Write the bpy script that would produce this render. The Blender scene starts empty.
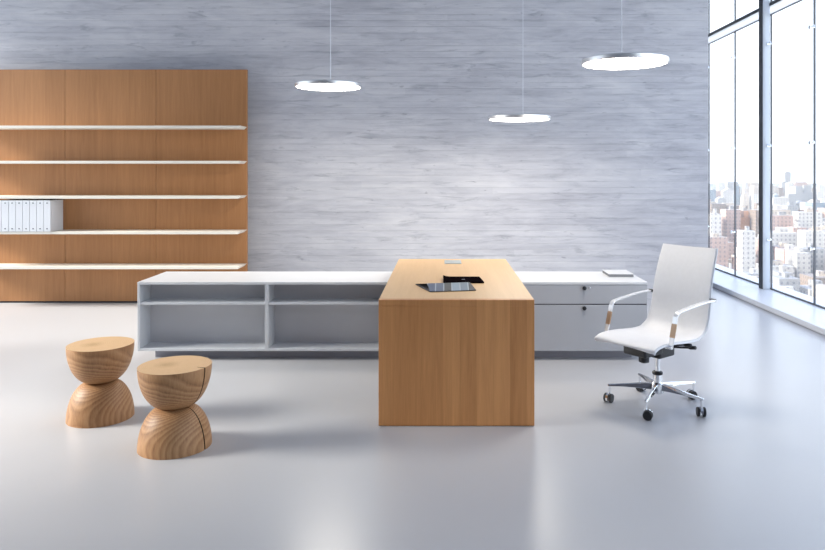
import bpy, bmesh, math, random
from mathutils import Vector, Matrix
R = math.radians
scene = bpy.context.scene
COL = scene.collection
random.seed(7)

# ------------------------------------------------------------------ helpers
def link(name, bm, mat, parent=None, smooth=False, bevel=0.0, seg=2, auto=35):
    me = bpy.data.meshes.new(name)
    bm.normal_update()
    bm.to_mesh(me); bm.free()
    mats = mat if isinstance(mat, (list, tuple)) else [mat]
    for m in mats: me.materials.append(m)
    o = bpy.data.objects.new(name, me); COL.objects.link(o)
    if parent: o.parent = parent
    if smooth:
        for p in me.polygons: p.use_smooth = True
        if auto:
            try: me.set_sharp_from_angle(angle=R(auto))
            except Exception: pass
    if bevel:
        b = o.modifiers.new('Bevel', 'BEVEL'); b.width = bevel; b.segments = seg
        b.limit_method = 'ANGLE'; b.angle_limit = R(40); b.harden_normals = False
    return o

def tag(o, label=None, cat=None, group=None, kind=None):
    if label: o['label'] = label
    if cat: o['category'] = cat
    if group: o['group'] = group
    if kind: o['kind'] = kind
    return o

def empty(name, loc, rz=0.0):
    o = bpy.data.objects.new(name, None); COL.objects.link(o)
    o.location = loc; o.rotation_euler = (0, 0, rz); o.empty_display_size = .1
    return o

def box(bm, x0, x1, y0, y1, z0, z1, mi=0):
    vs = [bm.verts.new((x, y, z)) for z in (z0, z1) for y in (y0, y1) for x in (x0, x1)]
    for f in ((0, 2, 3, 1), (4, 5, 7, 6), (0, 1, 5, 4), (2, 6, 7, 3), (0, 4, 6, 2), (1, 3, 7, 5)):
        fc = bm.faces.new([vs[i] for i in f]); fc.material_index = mi
    return vs

def B(*args):
    bm = bmesh.new(); box(bm, *args); return bm

def lathe(bm, prof, n=64, cap=True, M=None, angles=None):
    if angles is None: angles = [2 * math.pi * k / n for k in range(n)]
    n = len(angles); rings = []
    for r, z in prof:
        if r < 1e-6:
            rings.append([bm.verts.new((0, 0, z))])
        else:
            rings.append([bm.verts.new((r * math.cos(a), r * math.sin(a), z)) for a in angles])
    for A, Bq in zip(rings, rings[1:]):
        for k in range(n):
            k2 = (k + 1) % n
            if len(A) == 1 and len(Bq) == 1: continue
            if len(A) == 1: bm.faces.new((A[0], Bq[k2], Bq[k]))
            elif len(Bq) == 1: bm.faces.new((A[k], A[k2], Bq[0]))
            else: bm.faces.new((A[k], A[k2], Bq[k2], Bq[k]))
    if cap:
        for rg, rev in ((rings[0], True), (rings[-1], False)):
            if len(rg) > 2: bm.faces.new(list(reversed(rg)) if rev else rg)
    if M is not None:
        vs = [v for rg in rings for v in rg]
        bmesh.ops.transform(bm, matrix=M, verts=vs)

def tube(bm, pts, r, n=10, rr=None):
    pts = [Vector(p) for p in pts]; rings = []
    up = None
    for i, p in enumerate(pts):
        t = (pts[min(i + 1, len(pts) - 1)] - pts[max(i - 1, 0)]).normalized()
        if up is None:
            up = Vector((0, 0, 1)) if abs(t.z) < .9 else Vector((1, 0, 0))
        s = t.cross(up).normalized(); up = s.cross(t).normalized()
        q = rr[i] if rr else r
        rings.append([bm.verts.new(p + q * (math.cos(2 * math.pi * k / n) * s + math.sin(2 * math.pi * k / n) * up)) for k in range(n)])
    for A, Bq in zip(rings, rings[1:]):
        for k in range(n):
            bm.faces.new((A[k], A[(k + 1) % n], Bq[(k + 1) % n], Bq[k]))
    bm.faces.new(list(reversed(rings[0]))); bm.faces.new(rings[-1])

def strap(bm, pts, w, t, side):
    """flat bar of width w (along side) and thickness t following pts"""
    pts = [Vector(p) for p in pts]; side = Vector(side).normalized(); rings = []
    for i, p in enumerate(pts):
        tg = (pts[min(i + 1, len(pts) - 1)] - pts[max(i - 1, 0)]).normalized()
        nn = tg.cross(side).normalized()
        rings.append([bm.verts.new(p + a * side * w / 2 + b * nn * t / 2) for a, b in ((-1, -1), (1, -1), (1, 1), (-1, 1))])
    for A, Bq in zip(rings, rings[1:]):
        for k in range(4):
            bm.faces.new((A[k], A[(k + 1) % 4], Bq[(k + 1) % 4], Bq[k]))
    bm.faces.new(list(reversed(rings[0]))); bm.faces.new(rings[-1])
    bmesh.ops.recalc_face_normals(bm, faces=bm.faces[:])

def catmull(P, n):
    P = [Vector(p) for p in P]; out = []
    Q = [2 * P[0] - P[1]] + P + [2 * P[-1] - P[-2]]
    for i in range(1, len(Q) - 2):
        for k in range(n):
            t = k / n
            out.append(.5 * ((2 * Q[i]) + (-Q[i - 1] + Q[i + 1]) * t + (2 * Q[i - 1] - 5 * Q[i] + 4 * Q[i + 1] - Q[i + 2]) * t * t
                             + (-Q[i - 1] + 3 * Q[i] - 3 * Q[i + 1] + Q[i + 2]) * t ** 3))
    out.append(P[-1]); return out

# ------------------------------------------------------------------ materials
class NT:
    def __init__(s, name):
        s.m = bpy.data.materials.new(name); s.m.use_nodes = True
        s.t = s.m.node_tree; s.t.nodes.clear()
        s.out = s.t.nodes.new('ShaderNodeOutputMaterial')
    def n(s, typ, ins=None, **kw):
        nd = s.t.nodes.new(typ)
        for k, v in kw.items(): setattr(nd, k, v)
        for k, v in (ins or {}).items():
            sk = nd.inputs[k]
            if hasattr(v, 'is_output') or isinstance(v, bpy.types.NodeSocket): s.t.links.new(v, sk)
            else: sk.default_value = v
        return nd
    def l(s, a, b): s.t.links.new(a, b)
    def math(s, op, a, b=0.0, c=0.0):
        return s.n('ShaderNodeMath', {0: a, 1: b, 2: c}, operation=op).outputs[0]
    def ramp(s, f, stops, interp='LINEAR'):
        r = s.n('ShaderNodeValToRGB', {0: f}); r.color_ramp.interpolation = interp
        e = r.color_ramp.elements
        while len(e) < len(stops): e.new(.5)
        for el, (p, c) in zip(e, stops): el.position = p; el.color = (*c, 1) if len(c) == 3 else c
        return r.outputs[0]
    def mix(s, f, a, b, blend='MIX'):
        nd = s.t.nodes.new('ShaderNodeMix'); nd.data_type = 'RGBA'; nd.blend_type = blend
        for i, v in ((0, f), (6, a), (7, b)):
            if isinstance(v, bpy.types.NodeSocket): s.t.links.new(v, nd.inputs[i])
            else: nd.inputs[i].default_value = v if i == 0 or len(v) == 4 else (*v, 1)
        return nd.outputs[2]
    def noise(s, vec, scale, detail=3.0, rough=.5, dist=0.0):
        return s.n('ShaderNodeTexNoise', {'Vector': vec, 'Scale': scale, 'Detail': detail, 'Roughness': rough, 'Distortion': dist})
    def coord(s, scale=(1, 1, 1), loc=(0, 0, 0), rot=(0, 0, 0), kind='Object'):
        c = s.n('ShaderNodeTexCoord')
        return s.n('ShaderNodeMapping', {'Vector': c.outputs[kind], 'Scale': scale, 'Location': loc, 'Rotation': rot}).outputs[0]
    def bsdf(s, **ins):
        b = s.n('ShaderNodeBsdfPrincipled')
        for k, v in ins.items():
            k = k.replace('_', ' ')
            sk = b.inputs[k]
            if isinstance(v, bpy.types.NodeSocket): s.l(v, sk)
            else: sk.default_value = (*v, 1) if isinstance(v, tuple) and len(v) == 3 and sk.type == 'RGBA' else v
        s.l(b.outputs[0], s.out.inputs[0]); return b
    def bump(s, h, strength=.2, dist=.01):
        return s.n('ShaderNodeBump', {'Height': h, 'Strength': strength, 'Distance': dist}).outputs[0]

def plain(name, col, rough=.5, metal=0.0, var=.04, vs=6.0, spec=.5, coat=0.0):
    t = NT(name); nz = t.noise(t.coord(), vs, 3)
    d = tuple(max(0, c * (1 - var)) for c in col); u = tuple(min(1, c * (1 + var)) for c in col)
    c = t.ramp(nz.outputs[0], [(.3, d), (.7, u)])
    t.bsdf(Base_Color=c, Roughness=rough, Metallic=metal, Specular_IOR_Level=spec, Coat_Weight=coat)
    return t.m

def veneer(name, base, dark, axis='Z', band=.085, rough=.42, contrast=1.0):
    """straight-grained oak veneer, grain along axis"""
    t = NT(name)
    lo = 1.3
    sc = {'Z': (26, 26, lo), 'Y': (26, lo, 26), 'X': (lo, 26, 26)}[axis]
    fine = {'Z': (150, 150, 5), 'Y': (150, 5, 150), 'X': (5, 150, 150)}[axis]
    a = t.noise(t.coord(sc), 1.0, 5, .6, .6).outputs[0]
    f = t.noise(t.coord(fine), 1.0, 3, .6).outputs[0]
    sp = t.n('ShaderNodeSeparateXYZ', {0: t.coord()})
    u = sp.outputs[1 if axis == 'X' else 0]
    cell = t.math('FLOOR', t.math('DIVIDE', u, band))
    wn = t.n('ShaderNodeTexWhiteNoise', {'W': cell}, noise_dimensions='1D').outputs[0]
    fr = t.math('FRACT', t.math('DIVIDE', u, band))
    seam = t.math('LESS_THAN', fr, .02)
    v = t.math('MULTIPLY_ADD', wn, .20 * contrast, t.math('MULTIPLY_ADD', f, .28, t.math('MULTIPLY', a, .52)))
    mid = tuple((p + q) / 2 for p, q in zip(base, dark))
    c = t.ramp(v, [(.22, dark), (.45, mid), (.68, base)])
    c = t.mix(t.math('MULTIPLY', seam, .18 * contrast), c, dark)
    t.bsdf(Base_Color=c, Roughness=rough, Normal=t.bump(f, .06, .002), Specular_IOR_Level=.4)
    return t.m

def m_concrete():
    t = NT('board_formed_concrete')
    sp = t.n('ShaderNodeSeparateXYZ', {0: t.coord()})
    bz = t.math('DIVIDE', sp.outputs[2], .072)
    row = t.math('FLOOR', bz); fz = t.math('FRACT', bz)
    wn = t.n('ShaderNodeTexWhiteNoise', {'W': row}, noise_dimensions='1D').outputs[0]
    off = t.math('MULTIPLY', wn, 40)
    x2 = t.math('ADD', sp.outputs[0], off)
    # board ends: boards of 2.4 m, staggered
    bx = t.math('FLOOR', t.math('DIVIDE', x2, 2.4))
    wb = t.n('ShaderNodeTexWhiteNoise', {'Vector': t.n('ShaderNodeCombineXYZ', {0: bx, 1: row}).outputs[0]}, noise_dimensions='2D').outputs[0]
    vec = t.n('ShaderNodeCombineXYZ', {0: t.math('MULTIPLY', x2, 3.0), 1: t.math('MULTIPLY', row, 3.7), 2: t.math('MULTIPLY', sp.outputs[2], 30)}).outputs[0]
    st = t.noise(vec, 1.0, 5, .62, .5).outputs[0]
    blot = t.noise(t.coord((.55, 1, .9)), 1.4, 5, .55).outputs[0]
    speck = t.noise(t.coord((3.2, 1, 14)), 1.6, 4, .6, .4).outputs[0]
    pits = t.ramp(speck, [(.27, (1, 1, 1)), (.34, (0, 0, 0))])
    g = t.math('SUBTRACT', .5, t.math('ABSOLUTE', t.math('SUBTRACT', fz, .5)))
    joint = t.ramp(g, [(0, (1, 1, 1)), (.07, (0, 0, 0))])
    jn = t.math('MULTIPLY', joint, t.ramp(t.noise(t.coord((1.4, 1, 9)), 1.2, 4, .6).outputs[0], [(.47, (0, 0, 0)), (.64, (1, 1, 1))]))
    smear = t.noise(t.coord((.8, 1, 4.2)), 1.5, 6, .66, 1.0).outputs[0]
    v = t.math('MULTIPLY_ADD', st, .20, t.math('MULTIPLY_ADD', blot, .30, t.math('MULTIPLY_ADD', smear, .44, t.math('MULTIPLY', wb, .06))))
    mk = t.noise(t.coord((2.0, 1, 14), (3, 0, 7)), 1.1, 6, .66, .9).outputs[0]
    marks = t.ramp(mk, [(.30, (1, 1, 1)), (.44, (0, 0, 0))])
    chip = t.noise(t.coord((5, 1, 7), (1, 0, 2)), 1.0, 3, .5, .3).outputs[0]
    chips = t.ramp(chip, [(.24, (1, 1, 1)), (.275, (0, 0, 0))])
    light = t.ramp(mk, [(.56, (0, 0, 0)), (.72, (1, 1, 1))])
    c = t.ramp(v, [(.34, (.385, .385, .43)), (.5, (.535, .535, .575)), (.64, (.645, .64, .665))])
    c = t.mix(t.math('MULTIPLY', pits, .55), c, (.22, .23, .27))
    c = t.mix(t.math('MULTIPLY', jn, .42), c, (.24, .255, .30))
    c = t.mix(t.math('MULTIPLY', marks, .6), c, (.27, .28, .32))
    c = t.mix(t.math('MULTIPLY', light, .35), c, (.68, .68, .69))
    c = t.mix(t.math('MULTIPLY', chips, .5), c, (.25, .25, .28))
    h = t.math('SUBTRACT', t.math('MULTIPLY_ADD', wb, .25, t.math('MULTIPLY', mk, .6)), t.math('MULTIPLY', joint, .6))
    t.bsdf(Base_Color=c, Roughness=.8, Normal=t.bump(h, .45, .012), Specular_IOR_Level=.3)
    return t.m

def m_floor():
    t = NT('polished_concrete')
    a = t.noise(t.coord(), .6, 3, .45, .2).outputs[0]
    b = t.noise(t.coord(), 5, 2, .45).outputs[0]
    v = t.math('MULTIPLY_ADD', a, .86, t.math('MULTIPLY', b, .14))
    c = t.ramp(v, [(.2, (.452, .452, .466)), (.8, (.474, .474, .488))])
    r = t.n('ShaderNodeMapRange', {0: v, 1: .3, 2: .7, 3: .275, 4: .285}).outputs[0]
    t.bsdf(Base_Color=c, Roughness=r, Specular_IOR_Level=.6)
    return t.m

def m_glass():
    t = NT('window_glass')
    g = t.n('ShaderNodeNewGeometry')
    c = t.math('ABSOLUTE', t.n('ShaderNodeVectorMath', {0: g.outputs['Normal'], 1: g.outputs['Incoming']}, operation='DOT_PRODUCT').outputs['Value'])
    fr = t.math('MULTIPLY_ADD', t.math('POWER', t.math('SUBTRACT', 1.0, c), 5.0), .5, .03)
    nz = t.noise(t.coord(), .6, 1).outputs[0]
    tr = t.n('ShaderNodeBsdfTransparent', {'Color': (.95, .97, .98, 1)}).outputs[0]
    gl = t.n('ShaderNodeBsdfGlossy', {'Color': (.9, .95, 1, 1), 'Roughness': t.math('MULTIPLY', nz, .01)}).outputs[0]
    mx = t.n('ShaderNodeMixShader', {0: fr, 1: tr, 2: gl}).outputs[0]
    t.l(mx, t.out.inputs[0]); return t.m

def m_emit(name, col, s):
    t = NT(name); nz = t.noise(t.coord(), 3, 1).outputs[0]
    c = t.ramp(nz, [(0, col), (1, tuple(min(1, q * 1.02) for q in col))])
    e = t.n('ShaderNodeEmission', {'Color': c, 'Strength': s}).outputs[0]
    t.l(e, t.out.inputs[0]); return t.m

def m_log():
    """solid turned log: growth rings about a near-vertical pith"""
    t = NT('turned_oak_log')
    wob = t.noise(t.coord(), 3.0, 3).outputs[1]
    p = t.n('ShaderNodeVectorMath', {0: t.coord((1, 1, .32), (.02, .015, 0), (R(14), R(-12), 0)),
            1: t.n('ShaderNodeVectorMath', {0: wob, 1: (.03, .03, .03)}, operation='MULTIPLY').outputs[0]}, operation='ADD').outputs[0]
    sp = t.n('ShaderNodeSeparateXYZ', {0: p})
    r = t.math('SQRT', t.math('ADD', t.math('POWER', sp.outputs[0], 2), t.math('POWER', sp.outputs[1], 2)))
    ring = t.math('FRACT', t.math('MULTIPLY', r, 105))
    ringc = t.ramp(ring, [(0, (0, 0, 0)), (.7, (1, 1, 1)), (1, (.1, .1, .1))])
    f = t.noise(t.coord((120, 120, 14)), 1, 3, .6).outputs[0]
    big = t.noise(t.coord((2, 2, 2)), 2, 3).outputs[0]
    v = t.math('MULTIPLY_ADD', ringc, .30, t.math('MULTIPLY_ADD', f, .42, t.math('MULTIPLY', big, .36)))
    c = t.ramp(v, [(.18, (.14, .062, .026)), (.46, (.31, .158, .070)), (.85, (.50, .285, .14))])
    t.bsdf(Base_Color=c, Roughness=.5, Normal=t.bump(f, .08, .002), Specular_IOR_Level=.35)
    return t.m

def m_endgrain_lit():  # stool-top rings; light from above is painted in as a paler wood tone
    t = NT('end_grain_painted_lit')
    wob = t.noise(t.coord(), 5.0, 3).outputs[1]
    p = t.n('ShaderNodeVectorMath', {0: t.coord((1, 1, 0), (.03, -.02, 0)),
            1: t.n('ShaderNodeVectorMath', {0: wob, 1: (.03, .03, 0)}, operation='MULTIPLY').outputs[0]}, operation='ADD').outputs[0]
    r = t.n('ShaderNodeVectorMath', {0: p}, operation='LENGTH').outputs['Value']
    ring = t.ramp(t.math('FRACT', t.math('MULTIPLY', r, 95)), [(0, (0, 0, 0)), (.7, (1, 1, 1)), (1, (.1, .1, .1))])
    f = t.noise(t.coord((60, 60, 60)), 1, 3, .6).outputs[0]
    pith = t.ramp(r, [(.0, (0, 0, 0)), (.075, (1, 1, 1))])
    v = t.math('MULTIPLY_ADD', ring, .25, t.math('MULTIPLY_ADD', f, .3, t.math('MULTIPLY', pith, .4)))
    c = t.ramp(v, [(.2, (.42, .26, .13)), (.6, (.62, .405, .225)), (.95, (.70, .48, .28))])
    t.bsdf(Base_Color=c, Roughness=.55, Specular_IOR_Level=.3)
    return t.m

def m_print():
    t = NT('printed_brochure_page')
    sp = t.n('ShaderNodeSeparateXYZ', {0: t.coord(kind='Generated')})
    x, y = sp.outputs[0], sp.outputs[1]
    cell = t.math('FLOOR', t.math('MULTIPLY', x, 6.0))
    c = t.ramp(t.math('DIVIDE', cell, 6.0), [(0, (.10, .13, .20)), (.16, (.13, .16, .22)), (.32, (.08, .08, .07)), (.45, (.30, .38, .45)),
               (.62, (.20, .25, .29)), (.8, (.06, .06, .06))], 'CONSTANT')
    n = t.noise(t.coord((30, 30, 30)), 1.0, 4).outputs[0]
    c = t.mix(t.math('MULTIPLY', n, .5), c, (.20, .20, .22))
    fx = t.math('FRACT', t.math('MULTIPLY', x, 6.0))
    edge = t.math('LESS_THAN', fx, .14)
    c = t.mix(edge, c, (.36, .40, .44))
    t.bsdf(Base_Color=c, Roughness=.55, Specular_IOR_Level=.25)
    return t.m

def m_facade(name, wall, win, fx=3.2, fz=3.3, roof=None):
    t = NT(name)
    g = t.n('ShaderNodeNewGeometry')
    sp = t.n('ShaderNodeSeparateXYZ', {0: g.outputs['Position']})
    nm = t.n('ShaderNodeSeparateXYZ', {0: g.outputs['Normal']})
    u = t.math('FRACT', t.math('DIVIDE', t.math('ADD', sp.outputs[0], sp.outputs[1]), fx))
    w = t.math('FRACT', t.math('DIVIDE', sp.outputs[2], fz))
    iu = t.math('MULTIPLY', t.math('GREATER_THAN', u, .34), t.math('LESS_THAN', u, .72))
    iw = t.math('MULTIPLY', t.math('GREATER_THAN', w, .3), t.math('LESS_THAN', w, .78))
    isw = t.math('MULTIPLY', iu, iw)
    top = t.math('GREATER_THAN', nm.outputs[2], .5)
    oi = t.n('ShaderNodeObjectInfo').outputs['Random']
    nz = t.noise(g.outputs['Position'], .05, 3).outputs[0]
    wl = t.mix(t.math('MULTIPLY_ADD', oi, .4, t.math('MULTIPLY', nz, .5)), wall, tuple(q * .62 for q in wall))
    c = t.mix(isw, wl, win)
    c = t.mix(top, c, roof or (.45, .44, .43))
    t.bsdf(Base_Color=c, Roughness=.8)
    return t.m

M = {}
M['concrete'] = m_concrete()
M['floor'] = m_floor()
M['sill'] = plain('white_sill_paint', (.80, .81, .83), .35, var=.02)
M['glass'] = m_glass()
def m_opal(name, col):
    t = NT(name); nz = t.noise(t.coord(), 2, 1).outputs[0]
    c = t.ramp(nz, [(0, col), (1, tuple(min(1, q * 1.03) for q in col))])
    a = t.n('ShaderNodeBsdfTranslucent', {'Color': c}).outputs[0]
    d = t.n('ShaderNodeBsdfDiffuse', {'Color': c}).outputs[0]
    t.l(t.n('ShaderNodeMixShader', {0: .3, 1: a, 2: d}).outputs[0], t.out.inputs[0]); return t.m
M['opal'] = m_opal('opal_spandrel_glass', (.93, .94, .96))
M['opal_blue'] = m_opal('blue_opal_fin', (.92, .95, 1.0))
M['plaster'] = plain('white_plaster', (.74, .75, .77), .85)
M['dark_wall'] = plain('charcoal_paint', (.16, .16, .18), .8)
M['ceiling'] = plain('ceiling_paint', (.38, .42, .50), .9)
M['white_lacquer'] = plain('white_lacquer', (.66, .665, .68), .32, var=.015)
M['shelf_white'] = plain('shelf_white', (.76, .72, .64), .4, var=.01)
M['cab_grey'] = plain('light_grey_lacquer', (.42, .428, .455), .38, var=.015)
M['cab_body'] = plain('pale_blue_grey_lacquer', (.62, .635, .66), .38, var=.015)
M['cab_back'] = plain('grey_back_board', (.52, .525, .55), .45, var=.015)
M['plinth'] = plain('plinth_grey', (.30, .30, .34), .5)
M['dark_gap'] = plain('dark_gap', (.03, .03, .035), .7)
M['oak_panel'] = veneer('oak_wall_panel', (.48, .233, .096), (.325, .145, .055), 'Z', .19, .45, .6)
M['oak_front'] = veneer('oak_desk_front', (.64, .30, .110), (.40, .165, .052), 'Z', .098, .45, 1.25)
M['oak_top_lit'] = veneer('oak_desk_top_lit', (.70, .46, .235), (.59, .37, .18), 'Y', .098, .42, .5)  # same veneer as the front, painted paler for the light falling on top
M['log'] = m_log()
M['endgrain_lit'] = m_endgrain_lit()
M['crack'] = plain('crack_painted_shade', (.055, .03, .018), .8)  # shade inside the split, painted as near-black wood
M['chrome'] = plain('chrome', (.82, .83, .85), .08, 1.0, .01)
M['alu'] = plain('polished_aluminium', (.86, .87, .88), .16, 1.0, .02)
M['rim'] = plain('brushed_lamp_rim', (.88, .88, .88), .34, .9, .02)
M['arm'] = plain('satin_white_chrome', (.92, .92, .93), .22, .45, .01)
M['arm_tan'] = plain('tan_arm_band', (.40, .27, .18), .28, .7, .08)
M['black'] = plain('black_plastic', (.012, .012, .014), .4)
M['leather_black'] = plain('black_leather', (.006, .004, .005), .9, var=.2, vs=80, spec=.0)
M['leather_white'] = plain('white_leather', (.76, .76, .775), .45, var=.015, vs=40)
M['binder'] = plain('white_binder_board', (.68, .70, .74), .5, var=.02)
M['binder_hole'] = plain('dark_rivet', (.10, .11, .13), .4, .5)
M['steel_dark'] = plain('dark_window_steel', (.035, .038, .045), .4, .3)
M['steel_post'] = plain('pale_blue_steel_post', (.46, .56, .72), .25, .35)
M['gasket'] = plain('grey_gasket', (.13, .135, .15), .4)
M['white_metal'] = plain('white_metal', (.78, .79, .82), .4)
M['light_disc'] = m_emit('lamp_diffuser', (1.0, .92, .81), 24.0)
M['cable'] = plain('steel_cable', (.72, .74, .78), .35, .5)
M['print'] = m_print()
M['paper'] = plain('dark_paper_back', (.10, .10, .11), .5)
M['grey_page'] = plain('page_block_grey', (.20, .205, .22), .6)
M['grommet'] = plain('brushed_steel_flap', (.62, .66, .64), .35, .8)

# ------------------------------------------------------------------ camera (eye at 1.5 m, level, shifted lens)
F = 700.0
cam = bpy.data.cameras.new('camera'); co = bpy.data.objects.new('camera', cam); COL.objects.link(co)
co.location = (0, 0, 1.5); co.rotation_euler = (R(90), 0, 0)
cam.sensor_width = 36; cam.lens = F / 825 * 36
cam.shift_x = (412.5 - 443) / 825; cam.shift_y = -(275 - 170) / 825
cam.clip_start = .05; cam.clip_end = 8000
scene.camera = co

# ------------------------------------------------------------------ the room
XL, XG, YF, YW, YR, ZC = -7.3, 3.956, -3.2, 8.13, 11.4, 4.3
XE = 3.079
def struct(name, bm, mat, parent=None, **k):
    o = link(name, bm, mat, parent, **k)
    if parent is None: o['kind'] = 'structure'
    return o
struct('floor', B(XL - .2, XG + .25, YF - .2, YR + .2, -.25, 0), M['floor'])
struct('ceiling', B(XL - .2, XG + .25, YF - .2, YR + .2, ZC, ZC + .25), M['ceiling'])
struct('wall_back', B(XL, XE, YW, YW + .26, 0, ZC), M['concrete'])
struct('wall_rear', B(XL - .2, XG + .25, YR, YR + .2, 0, ZC), M['plaster'])
struct('wall_front', B(XL - .2, XG + .25, YF - .2, YF, 0, ZC), M['dark_wall'])
# left wall with three tall openings (out of frame)
LW = [(2.0, 4.7, 3.7), (5.0, 8.05, 4.2)]
bm = bmesh.new(); ys = [YF] + [v for w in LW for v in w[:2]] + [YR]
for i in range(0, len(ys), 2): box(bm, XL - .2, XL, ys[i], ys[i + 1], 0, ZC)
for a, b, zt in LW: box(bm, XL - .2, XL, a, b, 0, .15); box(bm, XL - .2, XL, a, b, zt, ZC)
struct('wall_left', bm, M['plaster'])
wn = 0
def window(bmf, bmp, fm, loc=(0, 0, 0)):
    global wn; wn += 1
    w = empty('window_%d' % wn, loc); w['kind'] = 'structure'
    link('frame', bmf, fm, w); link('pane', bmp, M['glass'], w)
    return w
for a, b, zt in LW:
    f = bmesh.new()
    for y in (a, b - .05): box(f, 0, .06, y, y + .05, .15, zt)
    for z in (.15, zt - .05): box(f, 0, .06, a + .05, b - .05, z, z + .05)
    window(f, B(.025, .035, a + .05, b - .05, .2, zt - .05), M['steel_dark'], (XL - .12, 0, 0))

# right glazed facade: raised kerb, mullions every 0.97 m, one steel post, transom at 3.4 m
struct('trim_1', B(3.45, XG + .25, YF, YR, 0, .06), M['sill'], bevel=.01)
TZ = 3.38
tb = bmesh.new(); box(tb, XG - .006, XG + .006, YF, YR, TZ, TZ + .10)
o = struct('trim_2', tb, M['opal'])
struct('trim_3', B(XG - .02, XG + .03, YF, YR, TZ + .101, TZ + .128), M['steel_dark'])
pitch = .985
post_y = 8.43
joints = [post_y - .03 + k * pitch for k in (2, 1)] + [post_y - .22 - k * pitch for k in range(0, 13)]
edges = [(10.41, 9.48), (9.48, 8.435), (8.435, 7.455)]
y = 7.455
while y - pitch > YF + .3: edges.append((y, y - pitch)); y -= pitch
edges.append((y, YF + .01)); edges.insert(0, (YR - .01, 10.41))
def bracket(w, yy, zz):
    b = bmesh.new()
    tube(b, [(-.045, yy, zz), (.0, yy, zz)], .012, 8)
    lathe(b, [(.022, -.006), (.022, .006)], 12, M=Matrix.Translation((-.05, yy, zz)) @ Matrix.Rotation(R(90), 4, 'Y'))
    tube(b, [(-.04, yy, zz), (-.03, yy + .05, zz - .012)], .008, 6)
    tube(b, [(-.04, yy, zz), (-.03, yy - .05, zz + .012)], .008, 6)
    link('glass_clip', b, M['chrome'], w, smooth=True)
for i, (y1, y0) in enumerate(edges):
    for low in (True, False):
        z0, z1 = (.06, TZ) if low else (TZ + .129, ZC)
        f = bmesh.new()
        box(f, -.008, .010, y1 - .009, y1 + .009, z0, z1)
        box(f, -.006, .010, y0 + .007, y1 - .007, z0, z0 + .018)
        box(f, -.006, .010, y0 + .007, y1 - .007, z1 - .012, z1)
        w = window(f, B(-.002, .006, y0 + .008, y1 - .008, z0 + .019, z1 - .013), M['gasket'], (XG, 0, 0))
        if low:
            for zz in (.66, 1.79, 3.02): bracket(w, y1, zz)
# steel post between the glass bays
struct('trim_4', B(3.858, 3.884, 8.452, 8.556, .06, ZC), M['steel_dark'], bevel=.003)
struct('trim_5', B(3.860, XG - .012, 8.443, 8.451, .06, ZC), M['opal_blue'])

# ------------------------------------------------------------------ oak wall panelling with shelves
PY = 7.9
PX1, PW = -2.212, 1.027
unit = empty('shelf_wall_unit', (PX1, PY, 0))
tag(unit, 'tall oak veneer wall panelling with five long white shelves, standing against the grey wall', 'shelving unit')
for k in range(3):
    link('back_panel', B(-(k + 1) * PW + .0015, -k * PW - .0015, 0, .04, .02, 2.634), M['oak_panel'], unit, bevel=.0015, seg=1)
link('plinth', B(-3 * PW + .01, -.01, .012, .228, 0, .02), M['dark_gap'], unit)
for z in (.5, 1.6, 2.45): link('wall_batten', B(-3 * PW + .1, -.1, .0402, .2295, z, z + .06), M['dark_gap'], unit)
SH = [1.985, 1.600, 1.216, .828, .446]
for z in SH:
    s = bmesh.new(); vs = box(s, -3 * PW, 0, -.255, 0, z - .030, z)
    for v in s.verts:                                         # underside chamfered at both ends
        if v.co.z < z - .01:
            v.co.x += (-.03 if v.co.x > -.1 else .03)
    link('shelf', s, M['shelf_white'], unit, bevel=.002)

# binders on the fourth shelf from above
BW = .0762
bin0 = None
xr = (50.5 - 443) * (PY - .262) / F
ordn = ['rightmost', 'second from the right end', 'third from the right end', 'fourth from the right end', 'fifth from the right end',
        'sixth from the right end', 'seventh from the right end', 'eighth from right, cut off at left']
for k in range(8):
    x1 = xr - k * BW
    if bin0 is None:
        b0 = empty('ring_binder', (x1, PY - .262, .829)); bin0 = b0
        c = bmesh.new()
        box(c, -BW + .002, -.002, 0, .004, 0, .338)
        box(c, -BW + .002, -BW + .005, .0041, .258, 0, .338); box(c, -.005, -.002, .0041, .258, 0, .338)
        kids = [link('cover', c, M['binder'], b0, bevel=.0012, seg=1)]
        kids.append(link('pages', B(-BW + .0055, -.0055, .0045, .25, .006, .33), M['binder'], b0))
        for zz in (.030, .310):
            g = bmesh.new()
            lathe(g, [(.007, 0), (.007, .002), (.004, .003)], 16, M=Matrix.Translation((-BW / 2, 0, zz)) @ Matrix.Rotation(R(90), 4, 'X'))
            kids.append(link('rivet', g, M['binder_hole'], b0))
    else:
        b0 = bin0.copy(); COL.objects.link(b0); b0.location = (x1, PY - .262, .829)
        for ch in kids:
            d = ch.copy(); COL.objects.link(d); d.parent = b0
    tag(b0, 'white ring binder, %s of the row on the shelf' % ordn[k], 'binder', 'white ring binders on the shelf')

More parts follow.
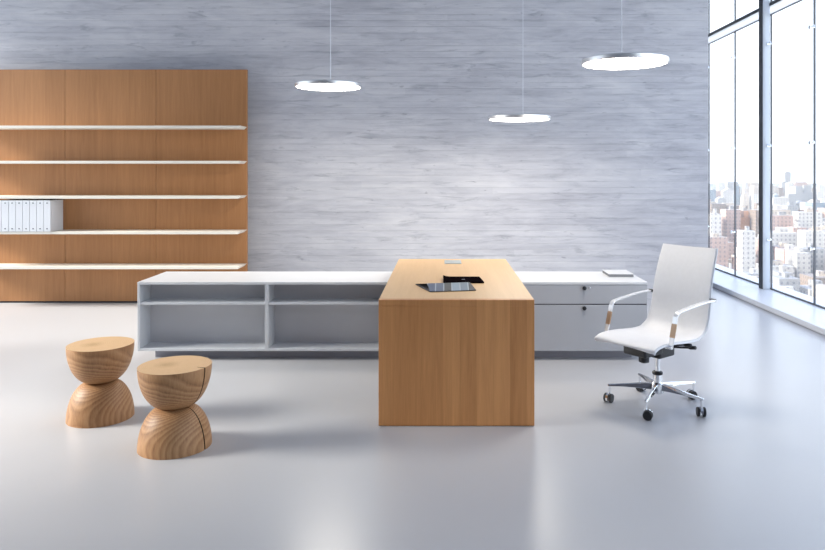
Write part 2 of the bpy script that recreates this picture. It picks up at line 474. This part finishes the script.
# ------------------------------------------------------------------ long low credenza: two open cabinets, drawer cabinet, worktop
CY0, CY1 = 5.51, 6.08
CXL, CXM, CXD, CXR = -2.406, -1.394, -.385, 1.610
CT, CB = .618, .075
def open_cabinet(x0, x1, label, left_end):
    c = empty('open_cabinet', (x0, CY0, 0)); W = x1 - x0
    tag(c, label, 'cabinet', 'open shelf cabinets of the low credenza')
    b = bmesh.new(); t = .02
    box(b, 0, t, 0, CY1 - CY0, CB, CT - .021)
    box(b, W - t if not left_end else W - .008, W - .0005, 0, CY1 - CY0, CB, CT - .021)
    xe = W - (t if not left_end else .008)
    box(b, t + .0002, xe - .0002, 0.0005, CY1 - CY0, CB, CB + t)
    link('body', b, M['cab_body'], c, bevel=.0015, seg=1)
    link('back_panel', B(t + .0004, xe - .0004, .20, .218, CB + t + .0002, CT - .0215), M['cab_back'], c)
    link('shelf', B(t + .0004, xe - .0004, .004, .1998, .438, .458), M['cab_body'], c, bevel=.0015, seg=1)
    link('plinth', B(.10 if left_end else 0, W - .001, .10, CY1 - CY0 - .08, 0, CB - .0005), M['plinth'], c)
    return c
open_cabinet(CXL, CXM, 'open white cabinet at the left end of the low credenza, behind the wooden stools', True)
open_cabinet(CXM, CXD, 'open white cabinet of the low credenza partly hidden by the oak desk front', False)
dc = empty('drawer_cabinet', (CXD, CY0, 0)); W = CXR - CXD
tag(dc, 'pale grey drawer cabinet of the low credenza between the oak desk and the white chair', 'cabinet')
link('body', B(.001, W, .02, CY1 - CY0, CB, CT - .021), M['white_lacquer'], dc, bevel=.0015, seg=1)
link('plinth', B(0, W - .10, .10, CY1 - CY0 - .08, 0, CB - .0005), M['plinth'], dc)
link('shadow_gap', B(.01, W - .004, .008, .0198, CB + .004, CT - .024), M['dark_gap'], dc)
for k in range(2):
    xa = .001 + k * (W / 2); xb = xa + W / 2 - .003
    for za, zb in ((CB, .4375), (.4465, CT - .0225)):
        dr = link('drawer', B(xa, xb, 0, .0195, za, zb), M['cab_grey'], dc, bevel=.0015, seg=1)
        xc = (xa + xb) / 2
        kb = bmesh.new(); zk = .572 if za > .3 else .414
        lathe(kb, [(.013, 0), (.013, .010), (.016, .012), (.016, .018), (.013, .020)], 24,
              M=Matrix.Translation((xc, 0, zk)) @ Matrix.Rotation(R(90), 4, 'X'))
        link('knob', kb, M['black'], dr, smooth=True)
        if za > .3:
            kb = bmesh.new(); lathe(kb, [(.008, 0), (.008, .003), (.005, .004)], 20, M=Matrix.Translation((xc + .042, 0, zk)) @ Matrix.Rotation(R(90), 4, 'X'))
            link('lock', kb, M['alu'], dr, smooth=True)
wt = link('worktop', B(CXL, CXR, CY0 - .003, CY1 + .005, CT - .0205, CT), M['white_lacquer'], bevel=.002)
tag(wt, 'long thin white worktop running over the credenza cabinets and under the oak desk', 'worktop')

# book lying on the right end of the worktop
bk = empty('book', (1.365, 5.757, CT))
tag(bk, 'thin closed white book lying on the right end of the white worktop', 'book')
c = bmesh.new(); box(c, 0, .206, 0, .255, .0005, .0022); box(c, 0, .206, 0, .255, .0238, .0255); 
link('cover', c, M['white_lacquer'], bk)
link('page_block', B(.004, .203, .001, .251, .0024, .0236), M['grey_page'], bk)

# ------------------------------------------------------------------ oak desk
DX0, DX1, DY0, DY1, DH = -.377, .535, 4.094, 5.98, .74
dk = empty('desk', (0, DY0, 0))
tag(dk, 'oak veneer desk with a full-width front panel, its rear end resting on the white credenza', 'desk')
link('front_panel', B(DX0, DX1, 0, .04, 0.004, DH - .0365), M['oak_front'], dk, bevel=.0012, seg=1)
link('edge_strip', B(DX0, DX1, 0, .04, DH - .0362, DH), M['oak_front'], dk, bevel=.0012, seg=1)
link('desk_top', B(DX0, DX1, .0402, DY1 - DY0, DH - .036, DH), M['oak_top_lit'], dk, bevel=.0012, seg=1)
link('glide', B(DX0 + .03, DX1 - .03, .008, .032, 0, .004), M['black'], dk)
link('riser', B(DX0 + .08, DX1 - .08, 5.56 - DY0, 5.92 - DY0, CT, DH - .0362), M['white_metal'], dk, bevel=.002)
gy = 5.66 - DY0
fl = link('cable_flap', B(.012, .150, gy, gy + .21, DH, DH + .004), M['grommet'], dk, bevel=.002)
link('flap_lid', B(.020, .142, gy + .012, gy + .198, DH + .004, DH + .006), M['grommet'], fl, bevel=.001)

# printed brochure standing half folded
br = empty('brochure', (0, 4.5, DH))
tag(br, 'glossy folded brochure with dark printed photos near the front of the oak desk', 'brochure')
def sheet(name, q, mat, t=.0022):
    b = bmesh.new(); q = [Vector(p) for p in q]
    n = (q[1] - q[0]).cross(q[3] - q[0]).normalized()
    nu = 14; A = []
    for s in (0, 1):
        A.append([[b.verts.new(q[0].lerp(q[1], i / nu).lerp(q[3].lerp(q[2], i / nu), j / 4) - n * t * s) for i in range(nu + 1)] for j in range(5)])
    for s in (0, 1):
        for j in range(4):
            for i in range(nu):
                f = [A[s][j][i], A[s][j][i + 1], A[s][j + 1][i + 1], A[s][j + 1][i]]
                b.faces.new(f if s == 0 else f[::-1])
    per = lambda g: g[0] + [g[j][-1] for j in range(1, 5)] + g[4][-2::-1] + [g[j][0] for j in range(3, 0, -1)]
    P0, P1 = per(A[0]), per(A[1])
    for k in range(len(P0)):
        k2 = (k + 1) % len(P0); b.faces.new((P0[k2], P0[k], P1[k], P1[k2]))
    return link(name, b, mat, br)
FL, FR, BL, BR = (-.081, -.15, .004), (.208, -.10, .004), (-.182, .135, .004), (.148, .20, .004)
RL, RR = (-.1025, .0, .031), (.175, .045, .031)
sheet('base_leaf', [FL, FR, BR, BL], M['paper'])
sheet('front_leaf', [(FL[0], FL[1], .0065), (FR[0], FR[1], .0065), RR, RL], M['print'])
sheet('back_leaf', [(RL[0], RL[1] + .002, RL[2]), (RR[0], RR[1] + .002, RR[2]), (BR[0], BR[1], .0065), (BL[0], BL[1], .0065)], M['paper'])

# black leather folio
fo = empty('folio', (0, 4.69, DH))
tag(fo, 'black leather folio lying flat behind the brochure on the oak desk', 'folio')
b = bmesh.new(); nx, ny = 14, 6; A = [[], []]
for s in (0, 1):
    for j in range(ny + 1):
        row = []
        for i in range(nx + 1):
            u, v = i / nx, j / ny
            x = .004 + .272 * u - .016 * v * (u) - .004 * v
            lift = .009 * max(0, 1 - u / .22) ** 2 * v
            row.append(b.verts.new((x, .232 * v, .0006 + lift + (0.011 if s else 0))))
        A[s].append(row)
for s in (0, 1):
    for j in range(ny):
        for i in range(nx):
            f = [A[s][j][i], A[s][j][i + 1], A[s][j + 1][i + 1], A[s][j + 1][i]]
            b.faces.new(f if s else f[::-1])
for i in range(nx):
    b.faces.new((A[0][0][i], A[0][0][i + 1], A[1][0][i + 1], A[1][0][i])); b.faces.new((A[0][ny][i + 1], A[0][ny][i], A[1][ny][i], A[1][ny][i + 1]))
for j in range(ny):
    b.faces.new((A[0][j + 1][0], A[0][j][0], A[1][j][0], A[1][j + 1][0])); b.faces.new((A[0][j][nx], A[0][j + 1][nx], A[1][j + 1][nx], A[1][j][nx]))
link('cover', b, M['leather_black'], fo, bevel=.002)
link('clasp', B(.128, .150, .085, .10, .0117, .0135), M['gasket'], fo)

# ------------------------------------------------------------------ hourglass stools
def stool(loc, r, h, label, crack, tilt):
    st = empty('hourglass_stool', loc, tilt)
    tag(st, label, 'stool', 'turned wooden hourglass stools')
    w = r * .33; half = h / 2
    prof_up = []
    N = 18
    for i in range(N + 1):                     # quarter-round bowl from waist to rim
        a = (i / N) * R(90)
        rr = w + (r - w) * math.sin(a) ** .92
        z = half + (half - .0) * (1 - math.cos(a)) ** .96
        prof_up.append((rr, z))
    prof_lo = [(q, h - z) for q, z in reversed(prof_up)]
    def half_mesh(prof, name, crackit, capz):
        b = bmesh.new()
        n = 96; ang = [2 * math.pi * k / n for k in range(n)]
        if crackit:
            ca = R(crack); ang = [a for a in ang if abs((a - ca + math.pi) % (2 * math.pi) - math.pi) > .05]
            ang += [ca - .05, ca - .023, ca - .012, ca + .012, ca + .023, ca + .05]
            ang = sorted(a % (2 * math.pi) for a in ang)
        lathe(b, prof, angles=ang, cap=False)
        if crackit:
            for v in b.verts:
                rho = math.hypot(v.co.x, v.co.y); a = math.atan2(v.co.y, v.co.x)
                d = (a - ca + math.pi) % (2 * math.pi) - math.pi
                wv = .006 * math.sin(v.co.z * 21)
                if abs(d) < .016 and rho > .05:
                    k = max(.05, rho - .05) / rho; v.co.x *= k; v.co.y *= k
        # flat ends
        zs = [p[1] for p in prof]
        for zz in (min(zs), max(zs)):
            ring = [v for v in b.verts if abs(v.co.z - zz) < 1e-6]
            ring.sort(key=lambda v: math.atan2(v.co.y, v.co.x))
            c = b.verts.new((0, 0, zz))
            for k in range(len(ring)):
                f = (ring[k], ring[(k + 1) % len(ring)], c)
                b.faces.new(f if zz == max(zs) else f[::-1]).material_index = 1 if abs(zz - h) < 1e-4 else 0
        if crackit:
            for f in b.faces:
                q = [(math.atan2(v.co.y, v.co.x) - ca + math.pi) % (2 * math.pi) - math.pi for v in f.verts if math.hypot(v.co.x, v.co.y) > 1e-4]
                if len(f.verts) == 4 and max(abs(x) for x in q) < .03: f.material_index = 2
        link(name, b, [M['log'], M['endgrain_lit'], M['crack']], st, smooth=True, auto=40)
    half_mesh(prof_lo, 'base_bowl', crack is not None, 0)
    half_mesh(prof_up, 'seat_bowl', crack is not None, 0)
    return st
stool((-2.078, 4.25, 0), .188, .445, 'turned wooden hourglass stool without a crack, the one farther left near the shelf wall', None, R(30))
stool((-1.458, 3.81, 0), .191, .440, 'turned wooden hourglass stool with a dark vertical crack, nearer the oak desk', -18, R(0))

# ------------------------------------------------------------------ white executive swivel chair
ch = empty('office_chair', (1.370, 4.470, 0), R(218.3))
tag(ch, 'white leather high-back office chair on a chrome five-star base with castors, facing the desk', 'chair')
P = [(.340, .424), (.346, .434), (.335, .446), (.30, .457), (.24, .462), (.14, .460), (.05, .452), (-.05, .446), (-.13, .452), (-.19, .485),
     (-.225, .545), (-.245, .62), (-.258, .70), (-.278, .78), (-.308, .87), (-.34, .95), (-.356, .99)]
pr = catmull([(a, 0, z) for a, z in P], 5)
n = len(pr); nl = 17
def shell_w(t): return .218 - .022 * max(0, (t - .45) / .55) ** 1.2 - .006 * max(0, 1 - t / .1)
b = bmesh.new(); G = []
th = .018
for s in (0, 1):
    L = []
    for i, p in enumerate(pr):
        tg = (pr[min(i + 1, n - 1)] - pr[max(i - 1, 0)]).normalized()
        nn = Vector((tg.z, 0, -tg.x))
        if nn.z < 0 and i < n * .5: pass
        w = shell_w(i / (n - 1)); row = []
        for k in range(nl):
            u = -1 + 2 * k / (nl - 1)
            sag = -.014 * (1 - u * u)
            edge = th * (.5 if abs(u) > .98 else 1) / 2
            off = (1 if s else -1) * edge
            row.append(b.verts.new(p + Vector((0, u * w, 0)) - nn * (off) * -1 + nn * sag * -1 * -1))
        L.append(row)
    G.append(L)
for s in (0, 1):
    for i in range(n - 1):
        for k in range(nl - 1):
            f = [G[s][i][k], G[s][i][k + 1], G[s][i + 1][k + 1], G[s][i + 1][k]]
            b.faces.new(f if s else f[::-1])
for i in range(n - 1):
    for k in (0, nl - 1):
        f = [G[0][i][k], G[0][i + 1][k], G[1][i + 1][k], G[1][i][k]]; b.faces.new(f if k == 0 else f[::-1])
for i in (0, n - 1):
    for k in range(nl - 1):
        f = [G[0][i][k], G[1][i][k], G[1][i][k + 1], G[0][i][k + 1]]; b.faces.new(f if i == 0 else f[::-1])
bmesh.ops.recalc_face_normals(b, faces=b.faces[:])
sh = link('seat_shell', b, M['leather_white'], ch, smooth=True, auto=60)
for sgn in (-1, 1):                                            # side rails following the sling
    b = bmesh.new()
    tube(b, [Vector((p.x, sgn * (shell_w(i / (n - 1)) + .004), p.z - (.006 if i < n * .5 else 0))) + Vector((-.008 if i > n * .5 else 0, 0, 0)) for i, p in enumerate(pr)][2:], .0055, 8)
    link('side_rail', b, M['white_metal'], ch, smooth=True)
for sgn in (-1, 1):
    yy = sgn * .238
    am = empty('x', (0, 0, 0)); bpy.data.objects.remove(am)
    path = catmull([(-.262, yy, .672), (-.10, yy, .668), (.10, yy, .650)], 6)[:-1] + catmull([(.10, yy, .650), (.142, yy, .642), (.162, yy, .622)], 4)[:-1] + \
           [Vector((.162, yy, .622)), Vector((.212, yy, .455)), Vector((.216, yy, .44))]
    b = bmesh.new(); strap(b, path, .030, .009, (0, 1, 0))
    arm = link('armrest', b, M['arm'], ch, bevel=.002)
    A0, A1 = Vector((.162, yy, .622)), Vector((.212, yy, .455))
    b = bmesh.new(); strap(b, [A0.lerp(A1, .24), A0.lerp(A1, .72)], .0315, .0105, (0, 1, 0))  # tan stretch over the middle of the arm post
    tag(link('tan_band', b, M['arm_tan'], arm, bevel=.001), 'tan band around the chrome arm post')
    b = bmesh.new(); tube(b, [(.216, yy + sgn * .012, .448), (.216, sgn * .205, .444)], .011, 10); link('arm_bolt', b, M['chrome'], arm, smooth=True)
    b = bmesh.new(); tube(b, [(-.262, yy + sgn * .01, .672), (-.262, sgn * .205, .672)], .010, 10); link('back_bolt', b, M['black'], arm, smooth=True)
# tilt mechanism
b = bmesh.new()
for x0, x1, w0, z0, z1 in ((-.09, .075, .07, .315, .43), (.06, .245, .085, .35, .425), (-.15, -.08, .05, .36, .436)):
    box(b, x0, x1, -w0, w0, z0, z1)
mech = link('tilt_mechanism', b, M['black'], ch, bevel=.014, seg=3)
b = bmesh.new(); lathe(b, [(.018, .0), (.032, .006), (.034, .08), (.028, .10)], 20, M=Matrix.Translation((.115, -.02, .285)))
link('tension_knob', b, M['black'], mech, smooth=True)
b = bmesh.new(); tube(b, [(.0, .05, .40), (-.01, .12, .405), (-.03, .185, .415)], .007, 8); lathe(b, [(.006, 0), (.012, .01), (.012, .05), (.006, .055)], 10, M=Matrix.Translation((-.03, .17, .413)) @ Matrix.Rotation(R(-85), 4, 'X'))
link('lever', b, M['black'], mech, smooth=True)
b = bmesh.new(); tube(b, [(-.05, .05, .375), (-.07, .12, .380), (-.09, .185, .388)], .007, 8); lathe(b, [(.006, 0), (.012, .01), (.012, .05), (.006, .055)], 10, M=Matrix.Translation((-.087, .165, .385)) @ Matrix.Rotation(R(-80), 4, 'X'))
link('lever', b, M['black'], mech, smooth=True)
b = bmesh.new(); lathe(b, [(.026, .075), (.028, .10), (.028, .20), (.027, .205)], 24); lathe(b, [(.017, .205), (.017, .33)], 20)
colm = link('gas_column', b, M['chrome'], ch, smooth=True)
b = bmesh.new(); lathe(b, [(.030, .196), (.033, .20), (.033, .212), (.024, .218)], 24); link('collar', b, M['black'], colm, smooth=True)
b = bmesh.new(); lathe(b, [(.034, .078), (.040, .085), (.040, .14), (.033, .148)], 24); hub = link('base_hub', b, M['chrome'], ch, smooth=True)
RC = .298
for k in range(5):
    a = R(168 + 72 * k - 218.3); d = Vector((math.cos(a), math.sin(a), 0)); s = Vector((-d.y, d.x, 0))
    b = bmesh.new(); rings = []
    for t, hw, z0, z1 in ((.036, .018, .100, .142), (.12, .0145, .104, .135), (.22, .012, .105, .124), (RC + .012, .0105, .102, .115)):
        rings.append([b.verts.new(d * t + s * e * hw + Vector((0, 0, z))) for e, z in ((-1, z0), (1, z0), (.6, z1), (-.6, z1))])
    for q, w_ in zip(rings, rings[1:]):
        for j in range(4): b.faces.new((q[j], q[(j + 1) % 4], w_[(j + 1) % 4], w_[j]))
    b.faces.new(rings[0][::-1]); b.faces.new(rings[-1])
    bmesh.ops.recalc_face_normals(b, faces=b.faces[:])
    link('base_arm', b, M['chrome'], ch, bevel=.003)
    # castor: stem + hood, two wheels
    ca = a + R(60 + 35 * k); cd = Vector((math.cos(ca), math.sin(ca), 0)); cs = Vector((-cd.y, cd.x, 0)); pos = d * RC
    b = bmesh.new()
    tube(b, [pos + Vector((0, 0, .103)), pos + Vector((0, 0, .052))], .007, 10)
    c0 = pos + cd * .012 + Vector((0, 0, .0287))
    Mx = Matrix((( cd.x, 0, cs.x, c0.x), (cd.y, 0, cs.y, c0.y), (0, 1, 0, c0.z), (0, 0, 0, 1)))
    pts = [(.033 * math.cos(q), .033 * math.sin(q)) for q in [R(-20 + i * 20) for i in range(11)]]
    prev = None
    for px_, pz_ in pts:
        r2 = [b.verts.new(Mx @ Vector((px_ * f, pz_ * f, e * .0075))) for f, e in ((1, -1), (1, 1), (.86, 1), (.86, -1))]
        if prev:
            for j in range(4): b.faces.new((prev[j], prev[(j + 1) % 4], r2[(j + 1) % 4], r2[j]))
        else: b.faces.new(r2)
        prev = r2
    b.faces.new(prev[::-1]); bmesh.ops.recalc_face_normals(b, faces=b.faces[:])
    cst = link('castor', b, M['chrome'], ch, smooth=True)
    for e in (-1, 1):
        b = bmesh.new(); lathe(b, [(.012, -.008), (.0255, -.0085), (.0285, -.005), (.0285, .005), (.0255, .0085), (.012, .008)], 24,
                               M=Matrix.Translation(c0 + cs * e * .0175) @ Mx.to_3x3().to_4x4())
        bmesh.ops.recalc_face_normals(b, faces=b.faces[:])
        link('wheel', b, M['black'], cst, smooth=True)

# ------------------------------------------------------------------ pendant lamps
def pendant(px, py, D, cdx, label):
    s = F / D
    x, z = (px - 443) / s, 1.5 - (py - 170) / s
    p = empty('pendant_lamp', (x, D, z)); tag(p, label, 'lamp', 'round disc pendant lamps over the desk')
    r = .30
    b = bmesh.new(); lathe(b, [(r - .012, 0), (r - .004, -.002), (r, .004), (r, .028), (r - .006, .034), (.05, .050), (.0, .050)], 96, cap=False)
    bmesh.ops.recalc_face_normals(b, faces=b.faces[:])
    link('lamp_body', b, M['rim'], p, smooth=True, auto=30)
    b = bmesh.new(); lathe(b, [(.0, .003), (r - .0125, .003)], 96, cap=False)
    bmesh.ops.reverse_faces(b, faces=b.faces[:])
    for f in b.faces:
        if f.normal.z > 0: f.normal_flip()
    link('diffuser', b, M['light_disc'], p)
    b = bmesh.new(); tube(b, [(cdx / s, 0, .04), (cdx / s, 0, ZC - z - .03)], .0028, 6); link('cable', b, M['cable'], p, smooth=True)
    b = bmesh.new(); lathe(b, [(.0, ZC - z - .03), (.055, ZC - z - .03), (.06, ZC - z - .02), (.06, ZC - z)], 32, M=Matrix.Translation((cdx / s, 0, 0))); link('ceiling_rose', b, M['white_metal'], p, smooth=True)
pendant(328.5, 87.5, 6.36, 2.0, 'disc pendant lamp with glowing underside hanging farthest left, nearest the shelf wall')
pendant(519.3, 119.8, 6.77, 3.7, 'lowest hanging disc pendant lamp, seen almost edge-on between the other two')
pendant(624.5, 64, 4.94, -2.8, 'largest looking disc pendant lamp, hanging at right towards the windows')

# ------------------------------------------------------------------ the city beyond the windows
GZ = -80.0
struct('ground', B(-200, 2600, 150, 4200, GZ - 2, GZ), plain('city_ground', (.16, .17, .15), .9, var=.3, vs=.03))
FAC = {
 'white': m_facade('facade_white', (.60, .56, .51), (.26, .25, .25), 3.4, 3.3, (.34, .33, .32)),
 'cream': m_facade('facade_cream', (.58, .48, .38), (.24, .21, .19), 3.0, 3.2, (.29, .26, .24)),
 'pink': m_facade('facade_pink_brick', (.48, .32, .26), (.20, .16, .15), 3.2, 3.3, (.26, .22, .20)),
 'grey': m_facade('facade_grey', (.36, .35, .34), (.15, .15, .16), 3.6, 3.5, (.22, .22, .23)),
 'brown': m_facade('facade_brown', (.25, .19, .15), (.11, .09, .08), 3.0, 3.2, (.17, .15, .14)),
 'orange': m_facade('facade_orange', (.60, .30, .16), (.33, .20, .14), 7.0, 60.0, (.30, .20, .15)),
 'blue': m_facade('facade_blue_glass', (.20, .25, .29), (.12, .15, .19), 2.4, 3.6, (.22, .24, .26)),
}
FOOT = []
def building(x, y, w, d, z1, col, label, group=None, kind='plain', rot=0.0, bulk=True):
    FOOT.append((x - w / 2 - 2, x + w / 2 + 2, y - d / 2 - 2, y + d / 2 + 2))
    o = empty('city_building', (x, y, GZ), rot)
    tag(o, label, 'building', group)
    H = z1 - GZ
    b = bmesh.new()
    if kind == 'plain':
        box(b, -w / 2, w / 2, -d / 2, d / 2, 0, H)
    elif kind == 'step':
        box(b, -w / 2, w / 2, -d / 2, d / 2, 0, H * .72); box(b, -w * .32, w * .32, -d * .32, d * .32, H * .72, H)
    elif kind == 'spire':
        box(b, -w / 2, w / 2, -d / 2, d / 2, 0, H * .74); box(b, -w * .33, w * .33, -d * .33, d * .33, H * .74, H * .87)
        v = [b.verts.new((sx * w * .33, sy * d * .33, H * .87)) for sx, sy in ((-1, -1), (1, -1), (1, 1), (-1, 1))]
        a = b.verts.new((0, 0, H))
        for k in range(4): b.faces.new((v[k], v[(k + 1) % 4], a))
    elif kind == 'slope':
        vs = box(b, -w / 2, w / 2, -d / 2, d / 2, 0, H)
        for q in vs:
            if q.co.z > 1 and q.co.x > 0: q.co.z *= .86
    elif kind == 'gable':
        box(b, -w / 2, w / 2, -d / 2, d / 2, 0, H - w * .3)
        t = [b.verts.new((sx, sy * d / 2, H - (0 if sx == 0 else w * .3))) for sy in (-1, 1) for sx in (-w / 2, 0, w / 2)]
        b.faces.new((t[0], t[2], t[1])); b.faces.new((t[3], t[4], t[5])); b.faces.new((t[0], t[1], t[4], t[3])); b.faces.new((t[1], t[2], t[5], t[4]))
    link('building_body', b, FAC[col], o)
    if bulk and kind in ('plain', 'step'):
        k = random.uniform(.25, .4); q = .3 if kind == 'step' else 1
        b = bmesh.new(); h2 = random.uniform(2.5, 4.5)
        box(b, -w * k * q / 2 + w * .08 * q, w * k * q / 2 + w * .08 * q, -d * k * q / 2, d * k * q / 2, H, H + h2)
        link('roof_housing', b, FAC[random.choice(('white', 'grey', 'cream'))], o)
    return o
def at(px, y, D):                       # point of the view at pixel column px, height row y, distance D
    return (px - 443) * D / F, D, 1.5 - (y - 170) * D / F
def landmark(px, ytop, D, wpx, col, label, kind='plain', dep=None):
    x, yy, z = at(px, ytop, D); w = wpx * D / F
    return building(x, yy + w / 2, w, dep or w, z, col, label, None, kind)
landmark(788, 172, 2300, 6, 'grey', 'slender pale grey tower rising highest on the hazy skyline', 'plain')
landmark(800, 187, 1500, 13, 'grey', 'grey tower with a sloping top right of the slender skyline tower', 'slope')
landmark(777, 193, 1400, 6, 'blue', 'small pointed grey tower left of the slender skyline tower', 'spire')
landmark(746, 190, 1262, 6, 'cream', 'pale church-like tower with a pointed top above the orange block', 'spire')
landmark(713, 190, 1300, 6, 'blue', 'bluish glass tower on the skyline next to the concrete wall', 'plain')
landmark(738, 186, 1275, 5, 'blue', 'narrow blue-grey tower left of the pale pointed tower', 'step')
landmark(746, 211, 640, 13, 'orange', 'orange brick block with vertical bays seen through the second window bay', 'plain')
landmark(749, 231, 470, 13, 'white', 'tall white apartment block with rows of small windows beside the dark post', 'plain')
landmark(716, 214, 520, 10, 'white', 'white apartment block at the edge of the concrete wall', 'plain')
landmark(786, 233, 560, 26, 'white', 'broad white building in the middle of the third window bay', 'plain', 20)
landmark(792, 250, 500, 17, 'pink', 'low pink brick building in front of the broad white building', 'plain', 14)
landmark(820, 203, 900, 15, 'blue', 'blue-green glazed block at the right edge of the picture', 'plain', 20)
landmark(732, 265, 545, 18, 'brown', 'low brown terrace block at the foot of the first window bay', 'plain', 14)
landmark(785, 273, 455, 14, 'grey', 'dark grey low house among the pale roofs below the pink building', 'plain', 12)
names = {'white': 'white', 'cream': 'cream', 'pink': 'pinkish brick', 'grey': 'grey', 'brown': 'brown'}
rows = [385, 403, 424, 447, 472, 500, 532, 575, 625, 680, 820, 905, 1000, 1260, 1430, 1650, 1950]
for ri, D in enumerate(rows):
    t = D * .33
    while t < D * .62:
        w = random.uniform(7, 16) * (1 + D / 1900); d = random.uniform(10, 18)
        ymin = 302 - 10 * ri if ri < 8 else 230 - 5.0 * (ri - 7)
        ytop = max(182, ymin + random.uniform(-15, 12) * (1.0 if ri < 10 else .7))
        z1 = 1.5 - (ytop - 170) * D / F
        z1 = max(z1, GZ + 7)
        col = random.choices(('white', 'cream', 'pink', 'grey', 'brown'), (6, 6, 3.4, 2.2, 2.6))[0]
        near = 'among the low roofs nearest the windows' if ri < 5 else ('in the middle distance of the city' if ri < 12 else 'far off towards the hazy skyline')
        yb = D + d / 2 + random.uniform(-6, 6)
        if any(t < f[1] and t + w > f[0] and yb - d / 2 < f[3] and yb + d / 2 > f[2] for f in FOOT):
            t += 6; continue
        building(t + w / 2, yb, w, d, z1, col, '%s city block %s' % (names[col], near), '%s city blocks %s' % (names[col], near),
                 random.choices(('plain', 'step', 'gable'), (7, 1.6, 1.2))[0], random.uniform(-.06, .06), ri < 11)
        t += w + random.uniform(.5, 5) * (1 + D / 1500)

hz = NT('city_haze')
vv = hz.n('ShaderNodeVolumeScatter', {'Color': (.95, .96, 1.0, 1), 'Density': .00048, 'Anisotropy': .0}).outputs[0]
hz.l(vv, hz.out.inputs[1])
for (hy0, hy1), lab in (((165, 375), 'thin white haze between the windows and the nearest city roofs'),
                        ((722, 792), 'thin white haze between the middle and the farther city blocks'),
                        ((1062, 1235), 'thin white haze before the skyline towers')):
    tag(link('haze', B(-180, 2580, hy0, hy1, GZ + .5, 130), hz.m), lab, 'haze', None, 'stuff')

# ------------------------------------------------------------------ light: hazy sky, low soft sun from the left, the three lamps
w = bpy.data.worlds.new('sky'); scene.world = w; w.use_nodes = True
t = w.node_tree; t.nodes.clear()
tc = t.nodes.new('ShaderNodeTexCoord'); sp = t.nodes.new('ShaderNodeSeparateXYZ'); t.links.new(tc.outputs['Generated'], sp.inputs[0])
rp = t.nodes.new('ShaderNodeValToRGB'); t.links.new(sp.outputs[2], rp.inputs[0])
e = rp.color_ramp.elements
e[0].position = 0.0; e[0].color = (.90, .94, 1.0, 1)
e[1].position = 1.0; e[1].color = (.46, .56, .92, 1)
q = e.new(.28); q.color = (.82, .90, 1.0, 1)
bg = t.nodes.new('ShaderNodeBackground'); bg.inputs[1].default_value = 2.05; t.links.new(rp.outputs[0], bg.inputs[0])
ow = t.nodes.new('ShaderNodeOutputWorld'); t.links.new(bg.outputs[0], ow.inputs[0])

sl = bpy.data.lights.new('sun', 'SUN'); so = bpy.data.objects.new('sun', sl); COL.objects.link(so)
sl.energy = 9.5; sl.angle = R(20); sl.color = (1.0, .93, .84)
so.rotation_euler = Vector((.86, .11, -.50)).to_track_quat('-Z', 'Y').to_euler()
def portal(name, loc, rot, sx, sy):
    a = bpy.data.lights.new(name, 'AREA'); a.shape = 'RECTANGLE'; a.size = sx; a.size_y = sy
    a.cycles.is_portal = True
    o = bpy.data.objects.new(name, a); COL.objects.link(o); o.location = loc; o.rotation_euler = rot
portal('right_window_portal', (XG + .10, (YF + YR) / 2, ZC / 2), (0, R(90), 0), ZC, YR - YF)
portal('left_window_portal', (XL - .25, 5.02, 2.18), (0, R(-90), 0), 4.1, 6.1)

vs_ = scene.view_settings
scene.display_settings.display_device = 'sRGB'
vs_.view_transform = 'Standard'; vs_.look = 'None'; vs_.gamma = 1.0; vs_.exposure = 0.42; vs_.use_curve_mapping = False
scene.cycles.max_bounces = 10; scene.cycles.diffuse_bounces = 5; scene.cycles.transparent_max_bounces = 16
scene.cycles.use_denoising = True
scene.cycles.sample_clamp_indirect = 8
